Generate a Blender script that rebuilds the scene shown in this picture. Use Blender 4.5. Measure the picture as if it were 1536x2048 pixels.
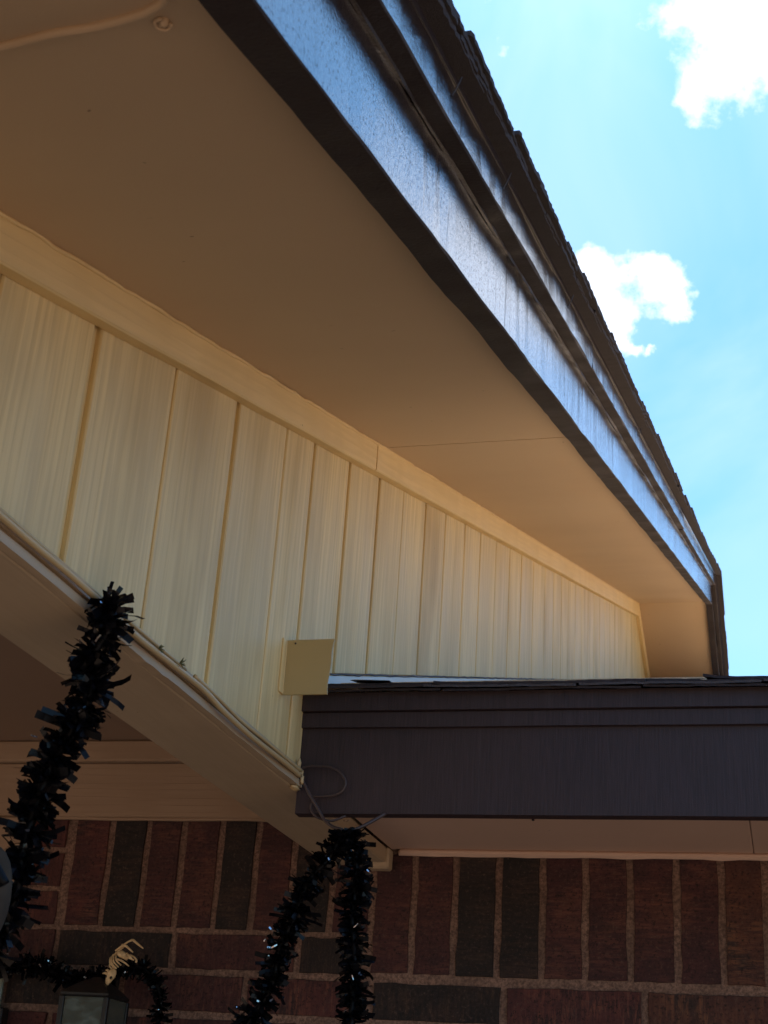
import bpy, math, random
from mathutils import Vector, Matrix, noise
random.seed(7)
R = math.radians
sc = bpy.context.scene
C = sc.collection
for _o in list(bpy.data.objects):
    bpy.data.objects.remove(_o)

# ------------------------------------------------------------------ camera
cd = bpy.data.cameras.new('camera')
cam = bpy.data.objects.new('camera', cd)
C.objects.link(cam)
PITCH, ROLL, YAW = R(24.1067), R(4.0070), R(-16.0729)
fw = Vector((math.sin(YAW)*math.cos(PITCH), math.cos(YAW)*math.cos(PITCH), math.sin(PITCH)))
r0 = Vector((math.cos(YAW), -math.sin(YAW), 0))
u0 = r0.cross(fw)
rr = r0*math.cos(ROLL) + u0*math.sin(ROLL)
uu = -r0*math.sin(ROLL) + u0*math.cos(ROLL)
cam.matrix_world = Matrix(((rr.x, uu.x, -fw.x, 0), (rr.y, uu.y, -fw.y, 0), (rr.z, uu.z, -fw.z, 0), (0, 0, 0, 1)))
cd.sensor_fit = 'VERTICAL'; cd.sensor_height = 36; cd.sensor_width = 27
cd.lens = 2923.04/2048*36
cd.clip_start = 0.02; cd.clip_end = 3000
cd.dof.use_dof = True; cd.dof.focus_distance = 2.2; cd.dof.aperture_fstop = 26
sc.camera = cam

# ------------------------------------------------------------------ sun and sky
SUN_EL, SUN_AZ = 60.0, -5.0          # azimuth from +Y, towards -X when negative
sd = Vector((math.sin(R(SUN_AZ))*math.cos(R(SUN_EL)), math.cos(R(SUN_AZ))*math.cos(R(SUN_EL)), math.sin(R(SUN_EL))))
sl = bpy.data.lights.new('sun', 'SUN'); sl.energy = 5.0; sl.angle = R(0.53); sl.color = (1.0, 0.88, 0.72)
so = bpy.data.objects.new('sun', sl); C.objects.link(so)
so.rotation_euler = sd.to_track_quat('Z', 'Y').to_euler(); so.location = (0, 0, 20)

w = bpy.data.worlds.new('World'); sc.world = w; w.use_nodes = True
wn = w.node_tree.nodes; wl = w.node_tree.links; wn.clear()
def W(t, **k):
    n = wn.new(t)
    for a, b in k.items(): setattr(n, a, b)
    return n
def wmath(op, a, b=None, c=None, clamp=False):
    n = W('ShaderNodeMath', operation=op, use_clamp=clamp)
    for i, v in enumerate((a, b, c)):
        if v is None: continue
        if isinstance(v, (int, float)): n.inputs[i].default_value = v
        else: wl.new(v, n.inputs[i])
    return n.outputs[0]
out = W('ShaderNodeOutputWorld'); bg = W('ShaderNodeBackground')
sky = W('ShaderNodeTexSky', sky_type='NISHITA', sun_disc=False)
sky.sun_elevation = R(SUN_EL); sky.sun_rotation = R(SUN_AZ); sky.air_density = 1.0; sky.dust_density = 0.6; sky.ozone_density = 1.0
tc = W('ShaderNodeTexCoord')
hs = W('ShaderNodeMixRGB', blend_type='MULTIPLY'); hs.inputs[0].default_value = 1; hs.inputs[2].default_value = (0.80, 1.45, 1.85, 1)
wl.new(sky.outputs[0], hs.inputs[1])
# clouds: a few cumulus puffs placed by direction, torn by noise, and loose cloud all round the sky
nz = W('ShaderNodeTexNoise'); nz.inputs['Scale'].default_value = 9; nz.inputs['Detail'].default_value = 10; nz.inputs['Roughness'].default_value = 0.62
wl.new(tc.outputs['Generated'], nz.inputs['Vector'])
nf = W('ShaderNodeTexNoise'); nf.inputs['Scale'].default_value = 42; nf.inputs['Detail'].default_value = 8; nf.inputs['Roughness'].default_value = 0.6
wl.new(tc.outputs['Generated'], nf.inputs['Vector'])
CL = [((-0.0304, 0.7649, 0.6434), 0.0118, 1), ((-0.0189, 0.7590, 0.6509), 0.0164, 1), ((-0.0385, 0.7671, 0.6404), 0.0072, 0.9), ((-0.1071, 0.8303, 0.5470), 0.0164, 1), ((-0.0995, 0.8367, 0.5385), 0.0177, 1), ((-0.0937, 0.8446, 0.5271), 0.0118, 1), ((0.0029, 0.7588, 0.6514), 0.0180, 1), ((-0.0152, 0.7522, 0.6587), 0.0151, 1), ((-0.0003, 0.7605, 0.6493), 0.0151, 1), ((0.0129, 0.7474, 0.6642), 0.0164, 1), ((-0.0301, 0.7609, 0.6481), 0.0085, 1), ((-0.0115, 0.7646, 0.6444), 0.0098, 1), ((-0.0246, 0.7340, 0.6787), 0.0144, 1), ((-0.1117, 0.8269, 0.5512), 0.0111, 1), ((-0.0967, 0.8271, 0.5537), 0.0111, 1), ((-0.0856, 0.8312, 0.5493), 0.0085, 1), ((-0.1045, 0.8370, 0.5372), 0.0151, 1), ((-0.0973, 0.8468, 0.5230), 0.0079, 0.9), ((-0.0710, 0.8338, 0.5475), 0.0085, 1), ((-0.0581, 0.8369, 0.5443), 0.0105, 1), ((-0.0515, 0.8428, 0.5357), 0.0072, 1), ((-0.0797, 0.8540, 0.5141), 0.0043, 0.9), ((-0.0718, 0.8571, 0.5102), 0.0030, 0.8), ((-0.1266, 0.8256, 0.5499), 0.0131, 1), ((-0.0335, 0.7289, 0.6838), 0.0148, 1), ((-0.0169, 0.7348, 0.6781), 0.0125, 1), ((0.0049, 0.7306, 0.6828), 0.0180, 1), ((0.0227, 0.7360, 0.6766), 0.0164, 1), ((-0.0211, 0.7476, 0.6638), 0.0098, 0.9), ((-0.0123, 0.7545, 0.6562), 0.0138, 1), ((0.0066, 0.7500, 0.6614), 0.0148, 1), ((0.0184, 0.7578, 0.6522), 0.0148, 1), ((-0.0036, 0.7632, 0.6461), 0.0111, 1), ((-0.0286, 0.7621, 0.6469), 0.0072, 0.9), ((-0.0367, 0.7643, 0.6438), 0.0066, 0.9), ((-0.0443, 0.7681, 0.6388), 0.0023, 0.7), ((-0.0144, 0.7411, 0.6712), 0.0066, 0.8), ((-0.1462, 0.7275, 0.6703), 0.0059, 0.45), ((-0.1556, 0.7093, 0.6875), 0.0052, 0.4), ((0.0637, 0.7540, 0.6537), 0.0200, 1), ((0.1764, 0.8064, 0.5644), 0.0656, 1)]
wz = W('ShaderNodeTexNoise'); wz.inputs['Scale'].default_value = 16; wz.inputs['Detail'].default_value = 8; wz.inputs['Roughness'].default_value = .62
wl.new(tc.outputs['Generated'], wz.inputs['Vector'])
ws = W('ShaderNodeVectorMath', operation='SUBTRACT'); wl.new(wz.outputs['Color'], ws.inputs[0]); ws.inputs[1].default_value = (.5, .5, .5)
wm = W('ShaderNodeVectorMath', operation='SCALE'); wl.new(ws.outputs[0], wm.inputs[0]); wm.inputs['Scale'].default_value = .055
wd_ = W('ShaderNodeVectorMath', operation='ADD'); wl.new(tc.outputs['Generated'], wd_.inputs[0]); wl.new(wm.outputs[0], wd_.inputs[1])
acc = None
for d, rad, amp in CL:
    v = Vector(d).normalized()
    dn = W('ShaderNodeVectorMath', operation='DISTANCE'); wl.new(wd_.outputs[0], dn.inputs[0]); dn.inputs[1].default_value = v
    m = wmath('MULTIPLY', wmath('SUBTRACT', 1.0, wmath('DIVIDE', dn.outputs['Value'], rad*2.3)), amp)
    acc = m if acc is None else wmath('SMOOTH_MAX', acc, m, 0.15)
acc = wmath('MAXIMUM', acc, -0.6)
e1 = wmath('ADD', acc, wmath('MULTIPLY', wmath('SUBTRACT', nf.outputs[0], 0.5), 1.7))
e1 = wmath('ADD', e1, wmath('MULTIPLY', wmath('SUBTRACT', nz.outputs[0], 0.5), 0.9))
mr = W('ShaderNodeMapRange', interpolation_type='SMOOTHSTEP'); wl.new(e1, mr.inputs[0]); mr.inputs[1].default_value = 0.14; mr.inputs[2].default_value = 0.74
# thin veil
nv = W('ShaderNodeTexNoise'); nv.inputs['Scale'].default_value = 4.5; nv.inputs['Detail'].default_value = 5; nv.inputs['Distortion'].default_value = 0.6
wl.new(tc.outputs['Generated'], nv.inputs['Vector'])
mv = W('ShaderNodeMapRange', interpolation_type='SMOOTHSTEP'); wl.new(nv.outputs[0], mv.inputs[0]); mv.inputs[1].default_value = 0.38; mv.inputs[2].default_value = 0.72; mv.inputs[4].default_value = 0.26
cov = wmath('MAXIMUM', mr.outputs[0], mv.outputs[0])
mx = W('ShaderNodeMixRGB'); wl.new(cov, mx.inputs[0]); wl.new(hs.outputs[0], mx.inputs[1]); mx.inputs[2].default_value = (9.5, 10.5, 12.5, 1)
wl.new(mx.outputs[0], bg.inputs[0]); bg.inputs[1].default_value = 0.070
wl.new(bg.outputs[0], out.inputs[0])

sc.view_settings.view_transform = 'Standard'; sc.view_settings.look = 'None'
sc.view_settings.gamma = 1; sc.view_settings.use_curve_mapping = False
sc.view_settings.exposure = 0.9
sc.cycles.max_bounces = 10; sc.cycles.diffuse_bounces = 7; sc.cycles.glossy_bounces = 4

# ------------------------------------------------------------------ materials
class Mat:
    def __init__(s, name):
        s.m = bpy.data.materials.new(name); s.m.use_nodes = True
        s.n = s.m.node_tree.nodes; s.l = s.m.node_tree.links
        s.b = s.n['Principled BSDF']; s.out = s.n['Material Output']
        s.pos = s.n.new('ShaderNodeNewGeometry').outputs['Position']
        s.obj = s.n.new('ShaderNodeTexCoord').outputs['Object']
        s.rnd = s.n.new('ShaderNodeObjectInfo').outputs['Random']
    def N(s, t, **k):
        n = s.n.new(t)
        for a, b in k.items(): setattr(n, a, b)
        return n
    def map(s, src, scale=(1, 1, 1), rot=(0, 0, 0), loc=None):
        n = s.N('ShaderNodeMapping'); s.l.new(src, n.inputs[0]); n.inputs['Scale'].default_value = scale; n.inputs['Rotation'].default_value = rot
        if loc is not None: s.l.new(loc, n.inputs['Location'])
        return n.outputs[0]
    def noise(s, vec, scale, detail=4, rough=.5, dist=0):
        n = s.N('ShaderNodeTexNoise'); s.l.new(vec, n.inputs['Vector']); n.inputs['Scale'].default_value = scale
        n.inputs['Detail'].default_value = detail; n.inputs['Roughness'].default_value = rough; n.inputs['Distortion'].default_value = dist
        return n.outputs[0]
    def ramp(s, v, a, b, ca=0.0, cb=1.0):
        n = s.N('ShaderNodeMapRange'); s.l.new(v, n.inputs[0])
        for i, x in enumerate((a, b, ca, cb)): n.inputs[i+1].default_value = x
        return n.outputs[0]
    def mix(s, f, a, b, mode='MIX'):
        n = s.N('ShaderNodeMixRGB', blend_type=mode)
        for i, v in enumerate((f, a, b)):
            if isinstance(v, (int, float)): n.inputs[i].default_value = v
            elif isinstance(v, tuple): n.inputs[i].default_value = (*v, 1)
            else: s.l.new(v, n.inputs[i])
        return n.outputs[0]
    def math(s, op, a, b=0.0):
        n = s.N('ShaderNodeMath', operation=op)
        for i, v in enumerate((a, b)):
            if isinstance(v, (int, float)): n.inputs[i].default_value = v
            else: s.l.new(v, n.inputs[i])
        return n.outputs[0]
    def bump(s, h, dist, strength=1.0, prev=None):
        n = s.N('ShaderNodeBump'); s.l.new(h, n.inputs['Height']); n.inputs['Distance'].default_value = dist; n.inputs['Strength'].default_value = strength
        if prev: s.l.new(prev, n.inputs['Normal'])
        return n.outputs[0]
    def done(s, col=None, rough=None, nrm=None, **k):
        for key, v in (('Base Color', col), ('Roughness', rough), ('Normal', nrm)):
            if v is None: continue
            if isinstance(v, tuple): s.b.inputs[key].default_value = (*v, 1)
            elif isinstance(v, (int, float)): s.b.inputs[key].default_value = v
            else: s.l.new(v, s.b.inputs[key])
        for key, v in k.items():
            s.b.inputs[key.replace('_', ' ')].default_value = v
        return s.m

def cream_wood(name, base, axis, stains=0.5, smooth=False):
    """embossed painted wood; axis = direction of the grain"""
    m = Mat(name)
    if axis == 'Z': rot = (0, 0, 0); sc_l = (1, 1, .045)
    elif axis == 'RAKE': rot = (R(-17.7), 0, 0); sc_l = (1, .05, 1)
    elif axis == 'Y': rot = (0, 0, 0); sc_l = (1, .05, 1)
    else: rot = (0, 0, 0); sc_l = (.05, 1, 1)
    rv = m.N('ShaderNodeVectorRotate', rotation_type='X_AXIS'); m.l.new(m.pos, rv.inputs['Vector'])
    rv.inputs['Angle'].default_value = rot[0]
    v = m.map(rv.outputs[0], sc_l)
    h = m.noise(v, 120, 3, .55, .25)
    h2 = m.noise(v, 38, 2, .5, .8)
    wv = m.N('ShaderNodeTexWave', wave_type='BANDS', bands_direction='Y' if axis == 'Z' else 'Z', wave_profile='SAW')
    m.l.new(v, wv.inputs['Vector']); wv.inputs['Scale'].default_value = 24; wv.inputs['Distortion'].default_value = 5.0
    wv.inputs['Detail'].default_value = 2; wv.inputs['Detail Scale'].default_value = 1.3; wv.inputs['Detail Roughness'].default_value = .5
    amt = m.ramp(m.noise(m.map(rv.outputs[0], (1, 1, .3)), 9, 2), .46, .66)
    hh = m.math('ADD', m.math('MULTIPLY', wv.outputs[1], m.math('MULTIPLY', amt, .9)), m.math('ADD', m.math('MULTIPLY', h, .55), m.math('MULTIPLY', h2, .4)))
    fine = m.noise(m.pos, 900, 2, .6)
    nb = m.bump(hh, .0017 if axis == 'Z' else .0006, 1.0)
    nb = m.bump(fine, .00022, .7, nb)
    st = m.noise(m.map(m.pos, (1, 1, .16)), 8.5, 4, .55)
    st2 = m.noise(m.pos, 3.0, 3, .5)
    f = m.ramp(m.math('MULTIPLY', m.ramp(st, .48, .70), m.ramp(st2, .35, .62)), 0, 1, 0, stains)
    col = m.mix(f, base, (base[0]*.62, base[1]*.56, base[2]*.50))
    col = m.mix(m.ramp(hh, .30, .85, .36 if axis == 'Z' else .14, 0), col, (base[0]*.5, base[1]*.45, base[2]*.4))
    col = m.mix(m.ramp(h, .42, .60, .19 if axis == 'Z' else .08, 0), col, (base[0]*.55, base[1]*.48, base[2]*.42))
    sp = m.ramp(m.noise(m.pos, 85, 3, .7), .735, .77, 0, .75)
    col = m.mix(sp, col, (.10, .06, .03))
    return m.done(col, m.ramp(st, .3, .7, .5, .62), nb)

CR = (.62, .50, .325)
M_siding = cream_wood('painted_siding', (.78, .60, .285), 'Z', .8)
M_trim = cream_wood('painted_trim', (.80, .60, .29), 'RAKE', .06)
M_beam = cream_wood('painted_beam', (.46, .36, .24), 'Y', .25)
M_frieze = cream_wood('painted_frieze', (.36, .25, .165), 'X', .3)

def plain_cream(name, base, bumpd=.0004, sc_=700, rough=.6, blotch=.25):
    m = Mat(name)
    fine = m.noise(m.pos, sc_, 3, .6)
    big = m.noise(m.pos, 2.2, 4, .55)
    mid = m.noise(m.pos, 26, 3, .5)
    nb = m.bump(mid, .0010, .35); nb = m.bump(fine, bumpd, .6, nb)
    col = m.mix(m.ramp(big, .35, .7, 0, blotch), base, (base[0]*.7, base[1]*.62, base[2]*.55))
    col = m.mix(m.ramp(m.noise(m.pos, 60, 2, .7), .75, .78, 0, .7), col, (.10, .06, .035))
    return m.done(col, rough, nb)
M_soffit = plain_cream('soffit_paint', (.58, .425, .27))
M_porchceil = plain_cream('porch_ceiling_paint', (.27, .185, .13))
M_eavesoff = plain_cream('eave_soffit_paint', (.66, .475, .37), .0012, 260, .7)
M_flash = plain_cream('flap_paint', (.46, .36, .17), .0002, 500, .5, .15)
M_flashw = plain_cream('flashing_paint', (.66, .62, .55), .0002, 300, .45, .2)
M_cable = plain_cream('cable_paint', (.55, .40, .20), .0002, 900, .42, .4)

def brown(name, base, rough, stip, stipd, wear=.4):
    m = Mat(name)
    n1 = m.noise(m.pos, stip, 3, .55, .3)
    n2 = m.noise(m.map(m.pos, (1, .12, 1)), 90, 3, .6)
    n3 = m.noise(m.pos, 1600, 2, .5)
    nb = m.bump(n1, stipd, 1.0); nb = m.bump(n2, stipd*.6, .5, nb); nb = m.bump(n3, .00008, .5, nb)
    wearm = m.ramp(m.noise(m.map(m.pos, (1, 1, .5)), 16, 6, .7), .60, .70, 0, wear)
    col = m.mix(wearm, base, (base[0]*2.2, base[1]*2.0, base[2]*1.9))
    rg = m.math('ADD', m.ramp(m.noise(m.pos, 9, 4), .3, .7, rough*.75, rough*1.3), m.math('MULTIPLY', wearm, .35))
    return m.done(col, rg, nb)
M_rakef = brown('glossy_rake_paint', (.024, .0145, .014), .11, 430, .0008, .16)
_b = M_rakef.node_tree.nodes['Principled BSDF']; _b.inputs['IOR'].default_value = 1.7
_b.inputs['Coat Weight'].default_value = .9; _b.inputs['Coat Roughness'].default_value = .045; _b.inputs['Coat IOR'].default_value = 1.64
_n = M_rakef.node_tree.nodes; _l = M_rakef.node_tree.links
class _M(Mat):
    def __init__(s, m): s.m = m; s.n = m.node_tree.nodes; s.l = m.node_tree.links
_q = _M(M_rakef); _pos = _n.new('ShaderNodeNewGeometry').outputs['Position']
_sp = _q.ramp(_q.noise(_pos, 300, 2, .6), .58, .65)                                   # pinholes in the gloss
_st = _q.ramp(_q.noise(_q.map(_pos, (1, 1, .14)), 75, 5, .7), .56, .66)              # dull brush streaks
_pt = _q.ramp(_q.noise(_pos, 5, 3, .6), .42, .56)
_w = _q.math('MAXIMUM', _q.math('MULTIPLY', _sp, .75), _q.math('MULTIPLY', _q.math('MULTIPLY', _st, _pt), .95))
_l.new(_q.math('SUBTRACT', .95, _w), _b.inputs['Coat Weight'])
_l.new(_q.ramp(_w, 0, 1, .25, .1), _b.inputs['Specular IOR Level'])
_fine = _q.bump(_q.noise(_pos, 400, 2, .5), .00022, 1.0)
_l.new(_fine, _b.inputs['Coat Normal']); _l.new(_fine, _b.inputs['Normal'])
M_brown = brown('brown_trim_paint', (.024, .0145, .015), .42, 260, .0006, .3)
mm = Mat('dark_fascia_paint')
_v = mm.map(mm.pos, (1, 1, .05)); _a = mm.noise(_v, 420, 3, .6); _b2 = mm.noise(_v, 90, 3, .6); _c = mm.noise(mm.pos, 5, 3); _d = mm.noise(mm.pos, 700, 2, .6)
_col = mm.mix(mm.ramp(_a, .35, .7), (.020, .0125, .0160), (.038, .0225, .0290)); _col = mm.mix(mm.ramp(_c, .35, .7, 0, .5), _col, (.034, .020, .021)); _col = mm.mix(mm.ramp(_b2, .60, .72, 0, .4), _col, (.045, .032, .038))
M_fascia = mm.done(_col, .6, mm.bump(_d, .0004, .7, mm.bump(_a, .0006, .7, mm.bump(_c, .004, .5))))
M_rake_shade = brown('rake_paint_shade', (.020, .0125, .014), .75, 260, .0006, .2)  # matte copy of the rake paint, standing in for shade on undersides
M_drip = brown('drip_edge_metal', (.035, .028, .034), .15, 40, .0002, .2)

def shingle_mat(name, base):
    m = Mat(name)
    g = m.noise(m.pos, 900, 2, .7); g2 = m.noise(m.pos, 22, 3)
    col = m.mix(m.ramp(g, .35, .7), (base[0]*.5, base[1]*.5, base[2]*.5), (base[0]*1.7, base[1]*1.7, base[2]*1.7))
    col = m.mix(m.ramp(g2, .3, .7, 0, .35), col, (base[0]*.6, base[1]*.6, base[2]*.65))
    return m.done(col, .92, m.bump(g, .0016, .9))
M_shing = shingle_mat('asphalt_shingle', (.036, .028, .031))
M_roof_bounce = shingle_mat('pale_bounce_shingle', (.78, .57, .36))  # pale colour for the unseen field, to bounce light onto soffit and siding
M_shing2 = shingle_mat('asphalt_shingle_grey', (.075, .068, .075))

def brick_mat(name, c1, c2, c3):
    m = Mat(name)
    off = m.N('ShaderNodeCombineXYZ'); m.l.new(m.math('MULTIPLY', m.rnd, 37.0), off.inputs[0]); m.l.new(m.math('MULTIPLY', m.rnd, 91.0), off.inputs[1]); m.l.new(m.math('MULTIPLY', m.rnd, 53.0), off.inputs[2])
    v = m.map(m.obj, (1, 1, 1), loc=off.outputs[0])
    vl = m.map(m.obj, (.14, 1, 1), loc=off.outputs[0])     # wire-cut lines run across the brick
    a = m.noise(v, 26, 4, .6); b = m.noise(vl, 170, 4, .75); c = m.noise(v, 190, 5, .75); d = m.noise(v, 14, 3, .5)
    col = m.mix(m.ramp(a, .35, .65), c1, c2)
    col = m.mix(m.ramp(d, .52, .66, 0, .75), col, c3)
    col = m.mix(m.math('MULTIPLY', m.ramp(b, .46, .62, 0, .8), m.ramp(d, .35, .6)), col, (c1[0]*1.7+.035, c1[1]*1.9+.012, c1[2]*1.5+.006))
    col = m.mix(m.ramp(c, .56, .66, 0, .6), col, (.12, .072, .055)); col = m.mix(m.ramp(c, .46, .36, 0, .85), col, (.009, .007, .007))
    nb = m.bump(b, .0018, .8); nb = m.bump(a, .003, .5, nb); nb = m.bump(c, .0006, .8, nb)
    return m.done(col, .9, nb)
B_MATS = [brick_mat('red_brick', (.090, .028, .026), (.056, .021, .022), (.024, .017, .018)),
          brick_mat('maroon_brick', (.066, .023, .023), (.042, .018, .019), (.090, .036, .026)),
          brick_mat('dark_brick', (.0145, .0120, .0120), (.021, .0160, .0150), (.034, .019, .017)),
          brick_mat('russet_brick', (.090, .034, .023), (.060, .025, .021), (.026, .021, .019))]
mm = Mat('mortar'); g = mm.noise(mm.pos, 210, 5, .75); g2 = mm.noise(mm.pos, 12, 3)
M_mortar = mm.done(mm.mix(mm.ramp(g, .40, .60), (.13, .08, .062), mm.mix(mm.ramp(g2, .3, .7), (.38, .235, .175), (.24, .15, .11))), .95, mm.bump(g, .0022, 1.0, mm.bump(g2, .004, .5)))
mm = Mat('ground_concrete'); g = mm.noise(mm.pos, .7, 6, .6); g2 = mm.noise(mm.pos, 40, 4, .6)
M_ground = mm.done(mm.mix(mm.ramp(g, .35, .65), (.27, .185, .125), (.23, .16, .11)), .95, mm.bump(g2, .004, .6))
mm = Mat('tinsel_foil')
M_tinsel = mm.done(mm.mix(mm.rnd, (.0025, .0025, .0035), (.004, .004, .006)), .26, None, Specular_IOR_Level=.2)
mm = Mat('tinsel_foil_dull'); M_tinsel2 = mm.done((.003, .003, .004), .45, Specular_IOR_Level=.15)
mm = Mat('dark_wire'); M_wire = mm.done((.055, .036, .034), .45)
mm = Mat('bone_plastic'); g = mm.noise(mm.pos, 160, 3)
M_bone = mm.done(mm.mix(mm.ramp(g, .35, .65), (.80, .58, .30), (.58, .40, .20)), .5, mm.bump(g, .0008, .5))
mm = Mat('black_socket'); M_black = mm.done((.004, .004, .004), .5)
mm = Mat('lantern_metal'); M_lant = mm.done((.012, .012, .012), .45, mm.bump(mm.noise(mm.pos, 300, 2), .0003))
mm = Mat('lantern_glass'); M_glass = mm.done((.16, .18, .15), .18, mm.bump(mm.noise(mm.pos, 30, 2), .002), Transmission_Weight=.55, IOR=1.45)
mm = Mat('grey_orb'); g = mm.noise(mm.pos, 40, 4)
M_orb = mm.done(mm.mix(mm.ramp(g, .3, .7), (.075, .058, .042), (.045, .036, .028)), .9, Specular_IOR_Level=.1)
mm = Mat('dry_moss'); M_moss = mm.done((.12, .12, .05), .9)
mm = Mat('nail_metal'); M_nail = mm.done((.03, .022, .024), .5)
mm = Mat('grey_dark_glass'); M_dglass = mm.done((.20, .22, .17), .2)

# ------------------------------------------------------------------ object helpers
WPOS = {}
def link(o, parent, pos):
    C.objects.link(o); pos = Vector(pos); WPOS[o.name] = pos
    if parent is not None:
        o.parent = parent; o.location = pos - WPOS[parent.name]
    else: o.location = pos
    return o
def thing(name, label, cat, pos, group=None):
    o = bpy.data.objects.new(name, None); o.empty_display_size = .05; link(o, None, pos)
    o['label'] = label; o['category'] = cat
    if group: o['group'] = group
    return o
def mesh(name, verts, faces, mats, fm=None, smooth=False):
    verts = [Vector(v) for v in verts]; vol = 0
    for f in faces:                       # turn closed solids the right way out
        for k in range(1, len(f)-1): vol += verts[f[0]].dot(verts[f[k]].cross(verts[f[k+1]]))
    if vol < 0: faces = [tuple(reversed(f)) for f in faces]
    me = bpy.data.meshes.new(name); me.from_pydata([tuple(v) for v in verts], [], faces)
    for m in (mats if isinstance(mats, (list, tuple)) else [mats]): me.materials.append(m)
    if fm: me.polygons.foreach_set('material_index', fm)
    if smooth: me.polygons.foreach_set('use_smooth', [True]*len(me.polygons))
    me.update(); return me
def mk(name, geo, mat, parent=None, smooth=False, kind=None, label=None, origin=None):
    """geo = (verts, faces) in world space; the object gets its own centre as origin"""
    V, F = geo
    if origin is None:
        lo = [min(v[i] for v in V) for i in range(3)]; hi = [max(v[i] for v in V) for i in range(3)]
        origin = Vector([(a+b)/2 for a, b in zip(lo, hi)])
    origin = Vector(origin)
    me = mesh(name, [Vector(v)-origin for v in V], F, mat, smooth=smooth)
    o = bpy.data.objects.new(name, me); link(o, parent, origin)
    if kind: o['kind'] = kind
    if label: o['label'] = label
    return o
def inst(name, me, parent, pos, rot=(0, 0, 0), scale=None):
    o = bpy.data.objects.new(name, me); link(o, parent, pos); o.rotation_euler = rot
    if scale: o.scale = scale
    return o
def join(geos):
    V, F = [], []
    for v, f in geos:
        n = len(V); V += list(v); F += [tuple(i+n for i in t) for t in f]
    return V, F
def cbox(x0, x1, y0, y1, z0, z1, b=.002):
    """box with chamfered edges"""
    b = min(b, (x1-x0)*.3, (y1-y0)*.3, (z1-z0)*.3)
    V = []; idx = {}
    X = (x0, x1); Y = (y0, y1); Z = (z0, z1)
    for i in (0, 1):
        for j in (0, 1):
            for k in (0, 1):
                sx, sy, sz = (1-2*i)*b, (1-2*j)*b, (1-2*k)*b
                idx[i, j, k, 0] = len(V); V.append((X[i], Y[j]+sy, Z[k]+sz))
                idx[i, j, k, 1] = len(V); V.append((X[i]+sx, Y[j], Z[k]+sz))
                idx[i, j, k, 2] = len(V); V.append((X[i]+sx, Y[j]+sy, Z[k]))
    F = []
    F.append([idx[0, j, k, 0] for j, k in ((0, 0), (0, 1), (1, 1), (1, 0))]); F.append([idx[1, j, k, 0] for j, k in ((0, 0), (1, 0), (1, 1), (0, 1))])
    F.append([idx[i, 0, k, 1] for i, k in ((0, 0), (1, 0), (1, 1), (0, 1))]); F.append([idx[i, 1, k, 1] for i, k in ((0, 0), (0, 1), (1, 1), (1, 0))])
    F.append([idx[i, j, 0, 2] for i, j in ((0, 0), (0, 1), (1, 1), (1, 0))]); F.append([idx[i, j, 1, 2] for i, j in ((0, 0), (1, 0), (1, 1), (0, 1))])
    cx, cy, cz = (x0+x1)/2, (y0+y1)/2, (z0+z1)/2
    for j in (0, 1):
        for k in (0, 1): F.append([idx[0, j, k, 1], idx[1, j, k, 1], idx[1, j, k, 2], idx[0, j, k, 2]])
    for i in (0, 1):
        for k in (0, 1): F.append([idx[i, 0, k, 0], idx[i, 1, k, 0], idx[i, 1, k, 2], idx[i, 0, k, 2]])
    for i in (0, 1):
        for j in (0, 1): F.append([idx[i, j, 0, 0], idx[i, j, 1, 0], idx[i, j, 1, 1], idx[i, j, 0, 1]])
    for i in (0, 1):
        for j in (0, 1):
            for k in (0, 1): F.append([idx[i, j, k, 0], idx[i, j, k, 1], idx[i, j, k, 2]])
    # orient outwards
    c = Vector((cx, cy, cz)); G = []
    for f in F:
        p = [Vector(V[i]) for i in f]; n = (p[1]-p[0]).cross(p[2]-p[0]); m_ = sum(p, Vector())/len(p)
        G.append(tuple(f) if n.dot(m_-c) >= 0 else tuple(reversed(f)))
    return V, G
def sweep(sections):
    """sections: list of equal-length rings of points; closed solid"""
    n = len(sections[0]); V = [tuple(p) for s in sections for p in s]; F = []
    for a in range(len(sections)-1):
        for i in range(n):
            j = (i+1) % n
            F.append((a*n+i, a*n+j, (a+1)*n+j, (a+1)*n+i))
    F.append(tuple(reversed(range(n)))); F.append(tuple(range((len(sections)-1)*n, len(sections)*n)))
    return V, F
def tube(pts, rad, n=8, close=True):
    pts = [Vector(p) for p in pts]; rads = rad if isinstance(rad, (list, tuple)) else [rad]*len(pts)
    secs = []; up = Vector((0.13, .2, 1)).normalized()
    for i, p in enumerate(pts):
        t = (pts[min(i+1, len(pts)-1)]-pts[max(i-1, 0)]).normalized()
        a = t.cross(up)
        if a.length < .1: a = t.cross(Vector((1, 0, 0)))
        a.normalize(); b = a.cross(t).normalized(); up = b if abs(b.dot(up)) > .2 else up
        secs.append([p + (a*math.cos(2*math.pi*k/n)+b*math.sin(2*math.pi*k/n))*rads[i] for k in range(n)])
    return sweep(secs)
def spline(pts, m=8):
    P = [Vector(p) for p in pts]; P = [P[0]*2-P[1]] + P + [P[-1]*2-P[-2]]; o = []
    for i in range(1, len(P)-2):
        for k in range(m):
            t = k/m; a, b, c, d = P[i-1:i+3]
            o.append(.5*((2*b)+(c-a)*t+(2*a-5*b+4*c-d)*t*t+(3*b-a-3*c+d)*t**3))
    o.append(P[-2]); return o
def rnd(a, b): return random.uniform(a, b)

# ------------------------------------------------------------------ measurements (metres, camera at the origin)
GZ = -1.55
S, C0 = .3192, .4155          # slope of the raised roof, height of its soffit plane at y=0
YR = 6.5                      # ridge
YB = 2.3155                   # brick face
def zs(y): return C0 + S*y if y <= YR else C0 + S*YR - S*(y-YR)

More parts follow.
